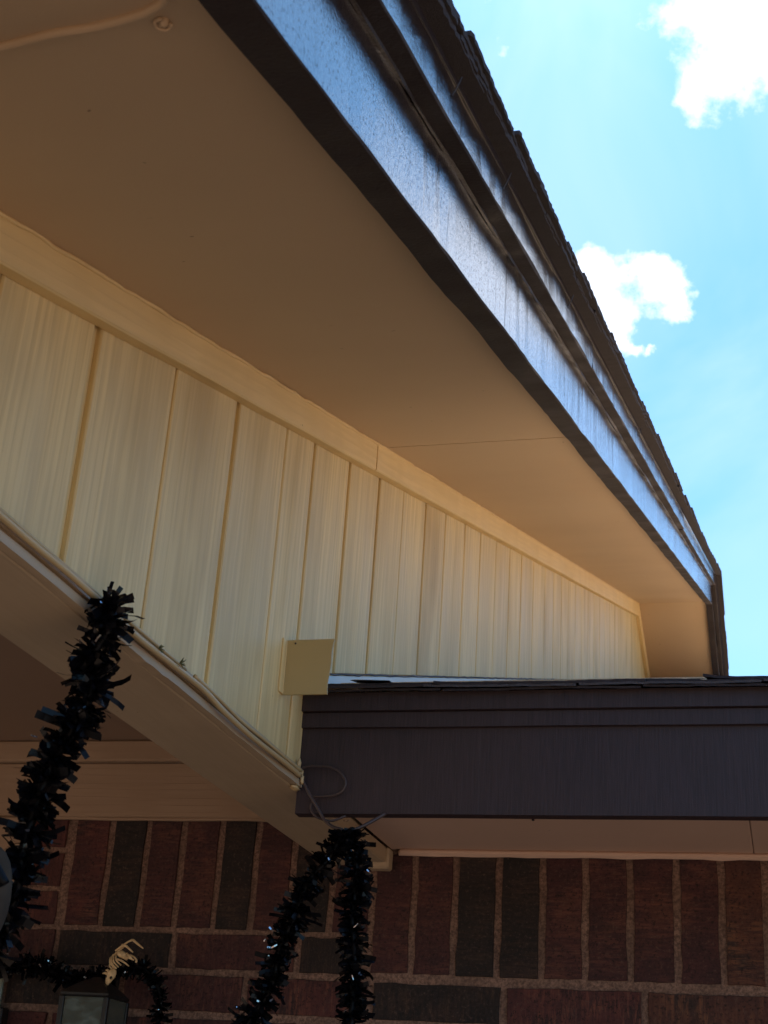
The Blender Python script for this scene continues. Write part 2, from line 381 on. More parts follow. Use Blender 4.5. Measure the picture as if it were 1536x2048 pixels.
# ground
V = [(-900, -900, GZ), (900, -900, GZ), (900, 900, GZ), (-900, 900, GZ)]
gr = mk('ground', (V, [(0, 1, 2, 3)]), M_ground, kind='structure', origin=(0, 0, GZ))

# ------------------------------------------------------------------ the house
house = thing('brick_house', 'brick house with cream gable siding, dark brown fascia and shingled roofs over a porch', 'house', (0, 2.3, GZ))

# --- brick wall: mortar bed with single bricks
wall = mk('brick_wall', join([cbox(-3.2, 4.0, YB+.0050, YB+.16, GZ, .56, .001)]), M_mortar, house)
def brick_mesh(mat, L, H, D=.06):
    """fired brick with an uneven outline; length along local Z, face towards -Y"""
    P = []
    nl, nh = 7, 3
    for i in range(nh): P.append((-H/2+H*i/nh, -L/2))
    for i in range(nl): P.append((H/2, -L/2+L*i/nl))
    for i in range(nh): P.append((H/2-H*i/nh, L/2))
    for i in range(nl): P.append((-H/2, L/2-L*i/nl))
    P = [(x+rnd(-.0013, .0013), z+rnd(-.0013, .0013)) for x, z in P]
    secs = [[(x*.975, 0+rnd(0, .0006), z*.99) for x, z in P], [(x, .0018, z) for x, z in P], [(x, D, z) for x, z in P]]
    V, F = sweep(secs); F = F[:-1]
    return mesh('brick', V, F, mat)
CO = .0667; BL = .205; MJ = .0115
bm = {(k, v): brick_mesh(B_MATS[k], BL-MJ, CO-MJ) for k in range(4) for v in range(3)}
bms = {(k, v): brick_mesh(B_MATS[k], .2, .0667-MJ) for k in range(4) for v in range(3)}
nb_ = 0; leftover = []
def put_brick(cx, cz, L, H, vert, k=None):
    global nb_
    k = random.choices(range(4), (4, 4, 2.2, 1.3))[0] if k is None else k
    m = bm[k, random.randrange(3)]
    y = YB + rnd(-.0012, .0012)
    if nb_ < 290:
        nb_ += 1
        o = inst('brick', m, wall, (cx, y, cz), (0, 0 if vert else math.pi/2, 0))
        o.scale = (H/(CO-MJ), 1, L/(BL-MJ)) 
    else:
        leftover.append((cx, cz, L, H, vert))
# soldiers, left set (one course higher) and right set
LS = [-1.185, -1.113, -1.045, -.980, -.911, -.846, -.780, -.711, -.642]
LK = [0, 2, 1, 1, 2, 1, 2, 1]
ZL, ZR = .334, .2735
for i in range(8): put_brick((LS[i]+LS[i+1])/2, (ZL+.535)/2, .535-ZL-MJ, LS[i+1]-LS[i]-MJ, True, LK[i])
RS = [-.642, -.573, -.506, -.436, -.366, -.299, -.230, -.159, -.092, -.027]
RK = [1, 1, 2, 2, 1, 1, 1, 1, 3]
while RS[-1] < 2.0: RS.append(RS[-1]+.0675)
for i in range(len(RS)-1): put_brick((RS[i]+RS[i+1])/2, (ZR+.470)/2, .470-ZR-MJ, RS[i+1]-RS[i]-MJ, True, RK[i] if i < len(RK) else None)
def course(z0, joints, ks=()):
    for i in range(len(joints)-1):
        put_brick((joints[i]+joints[i+1])/2, z0+CO/2-.001, joints[i+1]-joints[i]-MJ, CO-MJ-.001, False, ks[i] if i < len(ks) else None)
course(.2705, [-1.60, -1.393, -1.187, -.976, -.760, -.647], (0, 1, 2, 1, 2))          # left only
for z0 in (.334, .3985, .465): course(z0, [-1.60 + (.1 if z0 == .3985 else 0), -1.395 + (.1 if z0 == .3985 else 0), -1.192], (3, 0))
course(.2045, [-1.49, -1.272, -1.058, -.844, -.635, -.423, -.209, .005, .22, .43, .64, .85], (2, 2, 1, 0, 2, 0, 3))
course(.138, [-1.393, -1.18, -.97, -.75, -.54, -.32, -.11, .1, .31, .52, .73, .94], (0, 0, 1, 0, 3))
for c in range(25):
    z0 = .138 - (c+1)*CO
    if z0 < GZ: break
    j = [-3.1 + (.105 if c % 2 else 0) + .2137*i for i in range(33)]
    course(z0, j)
geos = []
for cx, cz, L, H, vert in leftover:
    a, b = (H, L) if vert else (L, H)
    geos.append(cbox(cx-a/2, cx+a/2, YB, YB+.05, cz-b/2, cz+b/2, .004))
if geos: mk('brick_field', join(geos), B_MATS[1], wall, kind='stuff')

# --- porch beam (cream clad) with its layered edge, column, ceiling and frieze
BX0, BX1 = -.722, -.616
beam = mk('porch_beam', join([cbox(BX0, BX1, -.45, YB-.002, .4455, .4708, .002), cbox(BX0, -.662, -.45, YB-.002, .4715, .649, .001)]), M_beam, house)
def wavy(x0, x1, y0, y1, z0, z1, n, amp, mat, name, parent, drip=0.0):
    secs = []
    for i in range(n+1):
        y = y0+(y1-y0)*i/n; a = amp*noise.noise(Vector((x1*9, y*14, z0*31))); b = amp*noise.noise(Vector((x0*9+5, y*19, z1*31+7)))
        d = -drip*max(0, noise.noise(Vector((3, y*60, z0)))*1.6-.45)
        secs.append([(x0, y, z0+a+d), (x1+b, y, z0+a+d), (x1+b, y, z1+a*.6), (x0, y, z1+a*.6)])
    return mk(name, sweep(secs), mat, parent)
wavy(BX1-.004, -.606, -.45, 1.806, .4470, .4555, 160, .0009, M_flashw if False else M_beam, 'edge_strip', beam, .002)
wavy(BX1-.004, -.6095, -.45, 1.806, .4560, .4590, 20, .0003, M_beam, 'groove_strip', beam)
wavy(BX1-.004, -.6055, -.45, 1.806, .4592, .4705, 120, .0007, M_beam, 'ledge_strip', beam)
# paint lumps and torn caulk where the beam meets the dark fascia
def lump(c, r, mat, name, parent, seed):
    V, F = [], []
    n1, n2 = 7, 9
    for i in range(n1+1):
        for k in range(n2):
            t, p = math.pi*i/n1, 2*math.pi*k/n2
            d = Vector((math.sin(t)*math.cos(p), math.sin(t)*math.sin(p), math.cos(t)))
            q = 1+.55*noise.noise(d*1.7+Vector((seed*3.1, seed, 0)))
            V.append(Vector(c)+Vector((d.x*r[0], d.y*r[1], d.z*r[2]))*q)
    for i in range(n1):
        for k in range(n2):
            F.append((i*n2+k, i*n2+(k+1) % n2, (i+1)*n2+(k+1) % n2, (i+1)*n2+k))
    return mk(name, (V, F), mat, parent, smooth=True)
for i, (p, r_) in enumerate([((-.608, 1.792, .476), (.0025, .004, .007)), ((-.605, 1.792, .463), (.0035, .004, .005)), ((-.603, 1.795, .455), (.0025, .004, .006)), ((-.612, 1.795, .4445), (.006, .012, .003))]):
    lump(p, r_, M_cable, 'paint_lump', beam, i+1)
mk('beam_end_block', cbox(BX1-.03, BX1+.006, YB-.03, YB-.003, .436, .470, .003), M_beam, beam)
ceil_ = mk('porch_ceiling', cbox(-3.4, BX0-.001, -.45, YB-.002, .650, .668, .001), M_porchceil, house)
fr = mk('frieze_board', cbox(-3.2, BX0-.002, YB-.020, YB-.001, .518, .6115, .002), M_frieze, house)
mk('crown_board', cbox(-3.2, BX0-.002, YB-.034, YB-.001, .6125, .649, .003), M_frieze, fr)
mk('caulk_bead', tube([(x/40*2.4-3.15+0*x, YB-.012+rnd(-.001, .001), .5165+rnd(-.001, .001)) for x in range(0, 40)], .0035, 6), M_frieze, fr, True)
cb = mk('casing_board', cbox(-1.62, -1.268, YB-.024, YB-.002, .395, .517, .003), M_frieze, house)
mk('porch_post', cbox(-.735, -.603, -.42, -.28, GZ, .445, .004), M_beam, house)
mk('porch_post', cbox(-3.4, -3.27, -.42, -.28, GZ, .445, .004), M_beam, house)
mk('side_beam', cbox(-3.4, -3.29, -.45, YB-.002, .4455, .649, .002), M_beam, house)
mk('front_beam', cbox(-3.285, BX0-.002, -.45, -.35, .4455, .649, .002), M_beam, house)

# --- gable wall: backing sheet and one siding board between every two grooves
def tb(y): return (.374+.3158*y) if y <= YR else .374+.3158*YR-.3158*(y-YR)      # lower edge of the trim board
def zroof(y): return .5800 + .3202*(y-1.78)                                     # top of the lower roof
def zbot(y): return .472 if y < 1.8088 else .6045+.3202*(y-1.80)
def poly_sheet(y0, y1, x0, x1, top, bot, step=.4):
    ys = [y0]; 
    marks = [m_ for m_ in (1.8085, YR) if y0+.003 < m_ < y1-.003]
    n = max(1, int((y1-y0)/step))
    ys = sorted(set([y0, y1] + marks + [y0+(y1-y0)*i/n for i in range(1, n)] + [m_+.0005 for m_ in marks if m_ == 1.8085]))
    return sweep([[(x0, y, bot(y)), (x1, y, bot(y)), (x1, y, top(y)), (x0, y, top(y))] for y in ys])
gab = mk('gable_wall', poly_sheet(-.40, 9.5, -.66, -.6185, lambda y: zs(y)-.002, lambda y: max(.472, zroof(y)-.02) if y > 1.8088 else .472), M_siding, house)
YG = [.565, .745, .9185, 1.0935, 1.2755, 1.4585, 1.635, 1.7535, 1.9235, 2.0895, 2.2445, 2.4085, 2.57, 2.750, 2.910, 3.089, 3.268, 3.430, 3.615, 3.811, 3.978, 4.128, 4.278, 4.439, 4.598]
WG = [.013, .013, .003, .015, .004, .013, .0045, .011, .010, .012, .004, .011, .0055, .010, .005, .011, .006, .009, .010, .005, .008, .006, .008, .006, .009]
while YG[-1] < 7.6: YG.append(YG[-1]+.165); WG.append(random.choice((.006, .009)))
def board(y0, y1, seed):
    n = 14
    L = []
    ysn = [y0]+([1.8085, 1.809] if y0 < 1.8085 < y1 else [])+([YR] if y0 < YR < y1 else [])+[y1]
    b = .0016
    def sec(y, x): return [(-.6183, y, zbot(y)), (x, y, zbot(y)), (x, y, tb(y)+.012), (-.6183, y, tb(y)+.012)]
    dx = noise.noise(Vector((seed*2.3, 0, 0)))*.0012
    xs = -.6125+dx
    secs = [sec(ysn[0], xs-b), sec(ysn[0]+b, xs)] + [sec(y, xs) for y in ysn[1:-1]] + [sec(ysn[-1]-b, xs), sec(ysn[-1], xs-b)]
    return sweep(secs)
prev = .30
for i, y in enumerate(YG):
    a, b = prev, y-WG[i]/2
    if tb(a)+.012 > zbot(a)+.01 and b-a > .01:
        mk('siding_board', board(a, b, i), M_siding, gab)
    prev = y+WG[i]/2
# trim board under the soffit, both slopes, three lengths
def trimseg(y0, y1, dx):
    n = max(2, int((y1-y0)/.12)); secs = []
    for i in range(n+1):
        y = y0+(y1-y0)*i/n; a = .0012*noise.noise(Vector((y*5, 1, 2)))
        x = -.596+dx
        z1 = zs(y)-.001
        secs.append([(-.6120, y, tb(y)+a), (x-.002, y, tb(y)+a), (x, y, tb(y)+a+.002), (x, y, z1), (-.6120, y, z1)])
    return sweep(secs)
for y0, y1, dx in ((-.35, 2.005, 0), (2.007, 4.30, .0008), (4.302, YR, 0), (YR+.001, 9.0, 0)):
    mk('trim_board', trimseg(y0, y1, dx), M_trim, gab)
# ragged paint bead along trim / soffit joint
mk('caulk_bead', tube([(-.5955+rnd(-.0008, .0008), y_*.02, zs(y_*.02)-.0015+rnd(-.0012, .0012)) for y_ in range(20, 325)], [.0022+.0012*noise.noise(Vector((i*.3, 0, 0))) for i in range(305)], 6), M_trim, gab, True)
# white flashing strip at the foot of the siding, and cream flap over the end of the eave
mk('flashing_strip', sweep([[(-.6180, y, zroof(y)-.012), (-.6085, y, zroof(y)-.012), (-.6105, y, zbot(y)-.0045), (-.6180, y, zbot(y)-.0045)] for y in [1.812+.25*i for i in range(30)]]), M_flashw, gab)
for i in range(40):                                   # ragged dark line standing in for the gap shadow under the siding
    y = 1.86+i*.09+rnd(-.02, .02)
mk('gap_shadow_line', tube([(-.6095+rnd(-.0006, .0006), 1.83+i*.03, zbot(1.83+i*.03)-.0022+rnd(-.0012, .0012)) for i in range(150)], [abs(.0016+.0011*noise.noise(Vector((i*.7, 3, 0)))) for i in range(150)], 5), M_brown, gab, True)
def flap():
    V = []; F = []; n = 14
    y0, y1 = 1.708, 1.7115
    prof = []
    for i in range(n+1):
        t = i/n; z = .5440+(.6175-.5440)*t
        xr = -.5505+.0050*max(0, (t-.45)/.55)**1.2-.001*math.sin(t*9)
        V += [(-.6115, y0+.001*math.sin(t*4), z), (xr, y0+.0015*math.sin(t*5), z), (xr, y1, z), (-.6115, y1, z)]
    for i in range(n):
        for k in range(4):
            j = (k+1) % 4; F.append((i*4+k, i*4+j, (i+1)*4+j, (i+1)*4+k))
    F.append((3, 2, 1, 0)); F.append(tuple(n*4+k for k in range(4)))
    return V, F
fl = mk('flashing_flap', flap(), M_flash, gab)
mk('nail_head', tube([(-.5985, 1.7085, .6125), (-.5985, 1.7055, .6125)], .0011, 8), M_nail, fl)
mk('return_leg', sweep([[(-.6120, 1.694, z), (-.6105, 1.694, z), (-.6095, 1.708, z), (-.6120, 1.708, z)] for z in (.545, .57, .60, .6165)]), M_siding, fl)

# --- raised roof with overhanging rake
XF0, XF1 = -.290, -.2605
def rake(prof, y0, y1, step, amp, seed, mitre=True):
    """prof = (x, h) ring, swept along the slope; slightly uneven"""
    n = max(1, int(round((y1-y0)/step))); secs = []
    for i in range(n+1):
        y = y0+(y1-y0)*i/n; s_ = []
        for k, (x, h) in enumerate(prof):
            a = amp*noise.noise(Vector((seed+k*3.3, y*7, 0)))+amp*.5*noise.noise(Vector((seed+k*1.3, y*31, 4)))
            s_.append((x+a, y, zs(y)+h+a))
        secs.append(s_)
    return sweep(secs)
YE = -.45
rf = mk('raised_roof', join([rake([(-3.45, .035), (-.262, .035), (-.262, .131), (-3.45, .131)], YE, YR, .5, 0, 0), rake([(-3.45, .035), (-.262, .035), (-.262, .131), (-3.45, .131)], YR, 9.6, .5, 0, 0)]), M_brown, house)
sofP = [(-.6175, .0), (XF0+.001, .0), (XF0+.001, .012), (-.6175, .012)]
for a, b in ((-.40, .0), (.002, 2.048), (2.051, 4.055), (4.058, 6.2), (6.203, YR), (YR+.0005, 9.5)):
    sg = -1 if b > 5 and a > 4 else 1
    mk('soffit_panel', rake(sofP, a, b, .1, .0006, a*3+2), M_soffit, rf)
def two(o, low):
    """darker matte copy below for painted-in shade, glossy painted face outside"""
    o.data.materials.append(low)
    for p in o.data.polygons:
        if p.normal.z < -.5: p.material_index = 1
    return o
def boardP(x0, x1, h0, h1, b=.0015): return [(x0, h0), (x1-b, h0), (x1, h0+b), (x1, h1), (x0, h1)]
for a, b in ((YE, 2.40), (2.402, 4.95), (4.952, YR), (YR+.0005, 9.5)):
    two(mk('fascia_board', rake(boardP(XF0, XF1, -.0155, .125), a, b, .03, .0011, a+11), M_rakef, rf), M_rake_shade)
for a, b in ((YE, 1.90), (1.902, 4.1), (4.115, YR), (YR+.0005, 9.5)):
    two(mk('trim_strip', rake(boardP(XF1+.0004, -.2405+(.0 if a < 4 else -.004), .0815, .1245), a, b, .03, .0011, a+31), M_rakef, rf), M_rake_shade)
# underside bead of dry paint between the fascia and the strip
for a, b in ((YE, YR),):
    mk('paint_bead', rake([(XF1+.0002, .0788), (XF1+.003, .0788), (XF1+.003, .0812), (XF1+.0002, .0812)], a, b, .012, .0016, 55), M_brown, rf)
for a, b in ((YE, 2.9), (2.88, YR), (YR, 9.5)):
    mk('drip_edge', rake([(-.262, .1262), (-.2396, .1255), (-.2388, .1315), (-.262, .1318)] if a < YR else [(-.262, .126), (-.236, .126), (-.236, .130), (-.262, .130)], a, b, .05, .0004, 77), M_drip, rf)
for y in (.951, 1.181, 1.636, 2.62, 3.9):
    z = zs(y)+.108
    mk('fixing_clip', tube([(-.2400, y, z), (-.2360, y+.001, z+.010), (-.2330, y+.002, z+.020)], .0007, 6), M_nail, rf)
# rake shingles: every course end is a shingle of its own
def shingle(x0, x1, y0, y1, h, thick, lift, seed, zf, rough=.0017, n=26, out=1):
    """slab with its weathered edge on the +x side; zf = roof plane"""
    secs = []
    for i in range(n+1):
        t = i/n; y = y0+(y1-y0)*t
        e = rough*(noise.noise(Vector((seed*7.1, y*160, 0)))*1.3+noise.noise(Vector((seed*3.1, y*45, 2))))
        hh = h+lift*(1-t)**1.0+rough*.35*noise.noise(Vector((seed, y*70, 5)))
        tk = thick*(1+.25*noise.noise(Vector((seed, y*120, 8))))
        secs.append([(x0, y, zf(y)+hh), (x1+e, y, zf(y)+hh), (x1+e*.6+rough*.3, y, zf(y)+hh+tk), (x0, y, zf(y)+hh+tk)])
    return sweep(secs)
y = YE-.02; k = 0
while y < YR:
    ex = rnd(.10, .17); L = ex+.10
    if y+L > YR: L = max(.03, YR-y)
    for ply in range(2):
        x1 = -.2185+rnd(-.004, .0025)+(.002 if ply else -.001)
        mk('shingle', shingle(-.55, x1, y+ply*.012, min(y+L, YR), .1312+ply*.0052, .0045, .0042+.0052*ply, k*2+ply, zs), M_shing, rf)
    y += ex; k += 1
for q in range(22):
    y = YR+q*.14
    mk('shingle', shingle(-.55, -.2165+rnd(-.004, .003), y, y+.15, .1315, .0075, 0.0, q+200, zs, .0012, 6), M_shing, rf)
mk('ridge_cap', sweep([[(x, YR-.14, zs(YR-.14)+.146), (x, YR, zs(YR)+.152), (x, YR+.14, zs(YR+.14)+.146), (x, YR+.14, zs(YR+.14)+.140), (x, YR, zs(YR)+.144), (x, YR-.14, zs(YR-.14)+.140)] for x in (-3.45, -1.5, -.2145)]), M_shing, rf)
geos = []
for q in range(50):
    y = YE+q*.14
    if y+.14 < YR: geos.append(sweep([[(x, y, zs(y)+.140), (x, y+.15, zs(y+.15)+.134), (x, y+.15, zs(y+.15)+.139), (x, y, zs(y)+.146)] for x in (-3.45, -.56)]))
geos.append(sweep([[(x, YR, zs(YR)+.135), (x, 9.6, zs(9.6)+.135), (x, 9.6, zs(9.6)+.142), (x, YR, zs(YR)+.142)] for x in (-3.45, -.551)]))
mk('shingle_field', join(geos), M_shing, rf, kind='stuff')
# painted-over cable and hook on the soffit near the house front
soffz = lambda x, y: (x, y, C0+S*y-.0015)
mk('soffit_cable', tube([Vector(soffz(*p)) for p in spline([(x_, y_, 0) for x_, y_ in ((-.60, .62), (-.50, .609), (-.439, .607), (-.402, .601), (-.375, .600), (-.352, .596), (-.333, .590), (-.317, .578), (-.309, .55), (-.305, .50))], 6) for p in [(p[0], p[1])]], .0032, 8), M_soffit, rf, True)
ring = [(-.331+.0048*math.cos(t*.5), .606+.0048*math.sin(t*.5), C0+S*.606-.003) for t in range(0, 11)]
mk('soffit_hook', tube(ring, .0012, 7), M_soffit, rf, True)
lump((-.331, .606, C0+S*.606), (.0035, .0035, .004), M_soffit, 'hook_base', rf, 9)

# --- lower roof on the right: dark fascia, soffit, ragged shingle edge
YFa = 1.81
lr = mk('lower_roof', sweep([[(x, YFa+.02, zroof(YFa+.02)-.030), (x, 8.8, zroof(8.8)-.030), (x, 8.8, zroof(8.8)-.012), (x, YFa+.02, zroof(YFa+.02)-.012)] for x in (-.6175, 4.3)]), M_brown, house)
mk('roof_deck_back', sweep([[(x, 8.801, zroof(8.8)-.03), (x, 14, zroof(8.8)-1.7), (x, 14, zroof(8.8)-1.68), (x, 8.801, zroof(8.8)-.005)] for x in (-3.4, 4.3)]), M_shing, lr)
def fb(x0, x1, yf, z0, z1, mat, name, seed, amp=.0006):
    n = int((x1-x0)/.03); secs = []
    for i in range(n+1):
        x = x0+(x1-x0)*i/n; a = amp*noise.noise(Vector((x*6, seed, 0))); b = amp*noise.noise(Vector((x*8, seed, 6)))
        secs.append([(x, yf+.018, z0+a), (x, yf+.018, z1), (x, yf, z1), (x, yf+b, z0+a+.001)])
    return mk(name, sweep(secs), mat, lr)
fb(-.6140, 1.85, YFa, .4135, .531, M_fascia, 'fascia_board', 1); fb(1.852, 4.3, YFa, .4135, .531, M_fascia, 'fascia_board', 2)
fb(-.6175+.004, 4.3, YFa-.007, .5270, .5480, M_fascia, 'moulding_strip', 3)
fb(-.6175+.004, 4.3, YFa-.013, .5482, .5735, M_fascia, 'moulding_strip', 4)
mk('fascia_end_chip', cbox(-.6165, -.6145, YFa-.006, YFa+.02, .5315, .5735, .001), M_brown, lr)
for a, b in ((-.6145, -.0424), (-.0415, 2.0), (2.002, 4.2)):
    mk('soffit_panel', cbox(a, b, YFa+.0185, YB-.001, .472, .482, .0012), M_eavesoff, lr)
mk('soffit_lip', join([cbox(-.6, 4.2, YB-.012, YB-.001, .462, .4715, .003), tube([(-.6+i*.03, YB-.006+rnd(-.0006, .0006), .4632+rnd(-.0007, .0007)) for i in range(160)], [.0022+rnd(-.0006, .0008) for _ in range(160)], 6)]), M_eavesoff, lr)
lump((-.436+.09, 2.09, .4715), (.0025, .004, .0012), M_brown, 'paint_chip', lr, 4)
# eave shingles seen edge-on: three plies, each shingle separate, corners curled and torn
def eave_shingle(x0, x1, yf, z, thick, depth, seed, curl, rough=.0013):
    n = max(8, int((x1-x0)/.006)); secs = []
    for i in range(n+1):
        x = x0+(x1-x0)*i/n; t = i/n
        e = rough*(noise.noise(Vector((x*170, seed*5.3, 0)))+1.2*noise.noise(Vector((x*37, seed*2.3, 3))))
        dz = .0022*noise.noise(Vector((x*7, seed*1.7, 0)))+.0008*noise.noise(Vector((x*60, seed, 9)))+curl*(max(0, .18-t)/.18)**2
        tk = thick*(1+.3*noise.noise(Vector((x*90, seed, 1))))
        secs.append([(x, yf+e, z+dz), (x, yf+e*.4, z+dz+tk), (x, yf+depth, z+.3202*depth+tk), (x, yf+depth, z+.3202*depth)])
    return sweep(secs)
for ply, (z, tk, yf, off, mat) in enumerate([(.5705, .0030, YFa-.027, -.613, M_shing), (.5742, .0032, YFa-.031, -.613, M_shing2), (.5775, .0036, YFa-.027, -.5535, M_shing), (.5812, .0034, YFa-.020, -.545, M_shing)]):
    x = off; k = 0
    x = -.604
    while x < 4.2:
        wd = rnd(.16, .30)
        zz = z + (.0012 if (ply > 2 and x > -.2) else 0)
        mk('shingle', eave_shingle(x, x+wd-rnd(.0008, .004), yf+rnd(-.003, .003), zz, tk, .16, ply*40+k, rnd(-.001, .004) if ply > 1 else 0), mat if k % 4 else M_shing, lr)
        x += wd; k += 1
# upper courses of the lower roof, out of view, coloured pale for bounce
geos = []
for q in range(1, 50):
    y = YFa+q*.14-.01
    if y > 8.6: break
    geos.append(sweep([[(x, y, zroof(y)-.001), (x, y+.15, zroof(y+.15)-.008), (x, y+.15, zroof(y+.15)-.004), (x, y, zroof(y)+.003)] for x in (-.606, 4.3)]))
mk('shingle_field', join(geos), M_roof_bounce, lr, kind='stuff')
sh = sweep([[(-.545, 1.784, .5868), (-.540, 1.788, .5890), (-.538, 1.80, .588)], [(-.520, 1.782, .5862), (-.518, 1.79, .5876), (-.518, 1.80, .587)], [(-.490, 1.782, .5850), (-.49, 1.79, .5862), (-.49, 1.80, .586)]])
mk('torn_felt', sh, M_brown, lr)

# ------------------------------------------------------------------ cable tucked along the beam ledge
cbz = [(-.598, .45, .4600), (-.598, .80, .4615), (-.6005, .97, .4618), (-.600, 1.023, .4612), (-.599, 1.09, .4612), (-.598, 1.148, .4590), (-.597, 1.20, .4560), (-.599, 1.248, .4565), (-.600, 1.325, .4590), (-.600, 1.424, .4605), (-.5985, 1.489, .4545), (-.5990, 1.592, .4530), (-.600, 1.705, .4560), (-.603, 1.785, .4585)]
cable = thing('cable', 'cream painted cable run along the ledge of the porch beam', 'cable', (-.60, 1.2, .456))
mk('cable_sheath', tube(spline(cbz, 8), .0034, 8), M_cable, cable, True)
cb2 = [(-.6015, 1.40, .4680), (-.6005, 1.47, .4655), (-.6015, 1.55, .4625), (-.6015, 1.62, .4635), (-.602, 1.70, .4640), (-.604, 1.79, .4660)]
mk('second_strand', tube(spline(cb2, 8), .0024, 8), M_cable, cable, True)
cb3 = [(-.6045, .45, .4700), (-.6045, 1.0, .4690), (-.6045, 1.2, .4685), (-.6045, 1.38, .469)]
mk('thin_strand', tube(spline(cb3, 8), .0020, 8), M_cable, cable, True)
def tuft(pos, seed, r, n=16):
    random.seed(seed); g_ = []
    for i in range(n):
        d = Vector((rnd(.2, 1), rnd(-1, 1), rnd(-.6, 1))).normalized()*r*rnd(.5, 1)
        p = Vector(pos)
        g_.append(tube([p, p+d*.6+Vector((0, 0, rnd(-.001, .001))), p+d], [.0006, .0007, .0002], 4))
    return join(g_)
for i, (p, r_, lb) in enumerate([((-.597, 1.292, .4615), .006, 'small dry moss tuft caught on the cable, the one nearer the upper garland'), ((-.5965, 1.345, .4640), .008, 'larger dry moss tuft caught on the cable, the one farther from the upper garland')]):
    o = mk('moss_tuft', tuft(p, i+5, r_), M_moss, None); o['label'] = lb; o['category'] = 'moss'; o['group'] = 'moss tufts on the cable'
random.seed(21)
# ------------------------------------------------------------------ wire looped over the dark fascia
wire = thing('wire', 'thin brown painted wire looped in a D across the dark fascia, holding up the garland', 'wire', (-.56, 1.795, .43))
def fw_(pts, y=1.801): return [(x, y if len(p) == 2 else p[2], z) for p in pts for x, z in [(p[0], p[1])]]
mk('wire_loop', tube(spline(fw_([(-.610, .470), (-.600, .4745), (-.585, .4750), (-.568, .4735), (-.554, .4665), (-.5455, .4550), (-.5475, .4440), (-.556, .4375), (-.571, .4350), (-.592, .4350)]), 8), .0017, 7), M_wire, wire, True)
mk('wire_strand', tube(spline([(-.609, 1.797, .463), (-.600, 1.797, .450), (-.592, 1.797, .437), (-.580, 1.797, .420), (-.569, 1.797, .404), (-.556, 1.794, .394), (-.541, 1.790, .3895)], 8), .0021, 7), M_wire, wire, True)
mk('wire_strand', tube(spline([(-.588, 1.801, .430), (-.590, 1.801, .420), (-.583, 1.801, .4095), (-.572, 1.803, .4050), (-.560, 1.806, .4045), (-.545, 1.812, .412)], 8), .0016, 7), M_wire, wire, True)
mk('wire_strand', tube(spline([(-.529, 1.790, .3885), (-.519, 1.794, .3935), (-.508, 1.799, .4010), (-.492, 1.812, .4155)], 8), .0024, 7), M_wire, wire, True)

# ------------------------------------------------------------------ tinsel garlands
def strip_geo(L, w_, bend, tw, n=4):
    """flat foil strip from the origin along +Z"""
    V, F = [], []
    for i in range(n+1):
        t = i/n; a = bend*t*t
        c = Vector((L*.5*a*t, 0, L*t*(1-.12*a*a))); ang = tw*t
        s_ = Vector((math.sin(ang)*.3, math.cos(ang), 0)).normalized()*w_/2
        V += [c-s_, c+s_]
    for i in range(n): F.append((2*i, 2*i+1, 2*i+3, 2*i+2))
    return V, F
mm = Mat('tinsel_foil_glint'); M_tinsel3 = mm.done((.5, .5, .55), .12, Metallic=.9)
SM = [mesh('tinsel_strip', *strip_geo(.027*q, .0042*ww, b_, t_), m_) for q, ww, b_, t_, m_ in
      ((1, 1, .1, .2, M_tinsel), (.9, .9, -.4, .5, M_tinsel), (1.1, 1.0, .5, -.4, M_tinsel2), (.8, 1.2, .2, 1.0, M_tinsel2), (1.0, .8, -.2, -.7, M_tinsel), (.95, 1.1, .8, .3, M_tinsel2))]
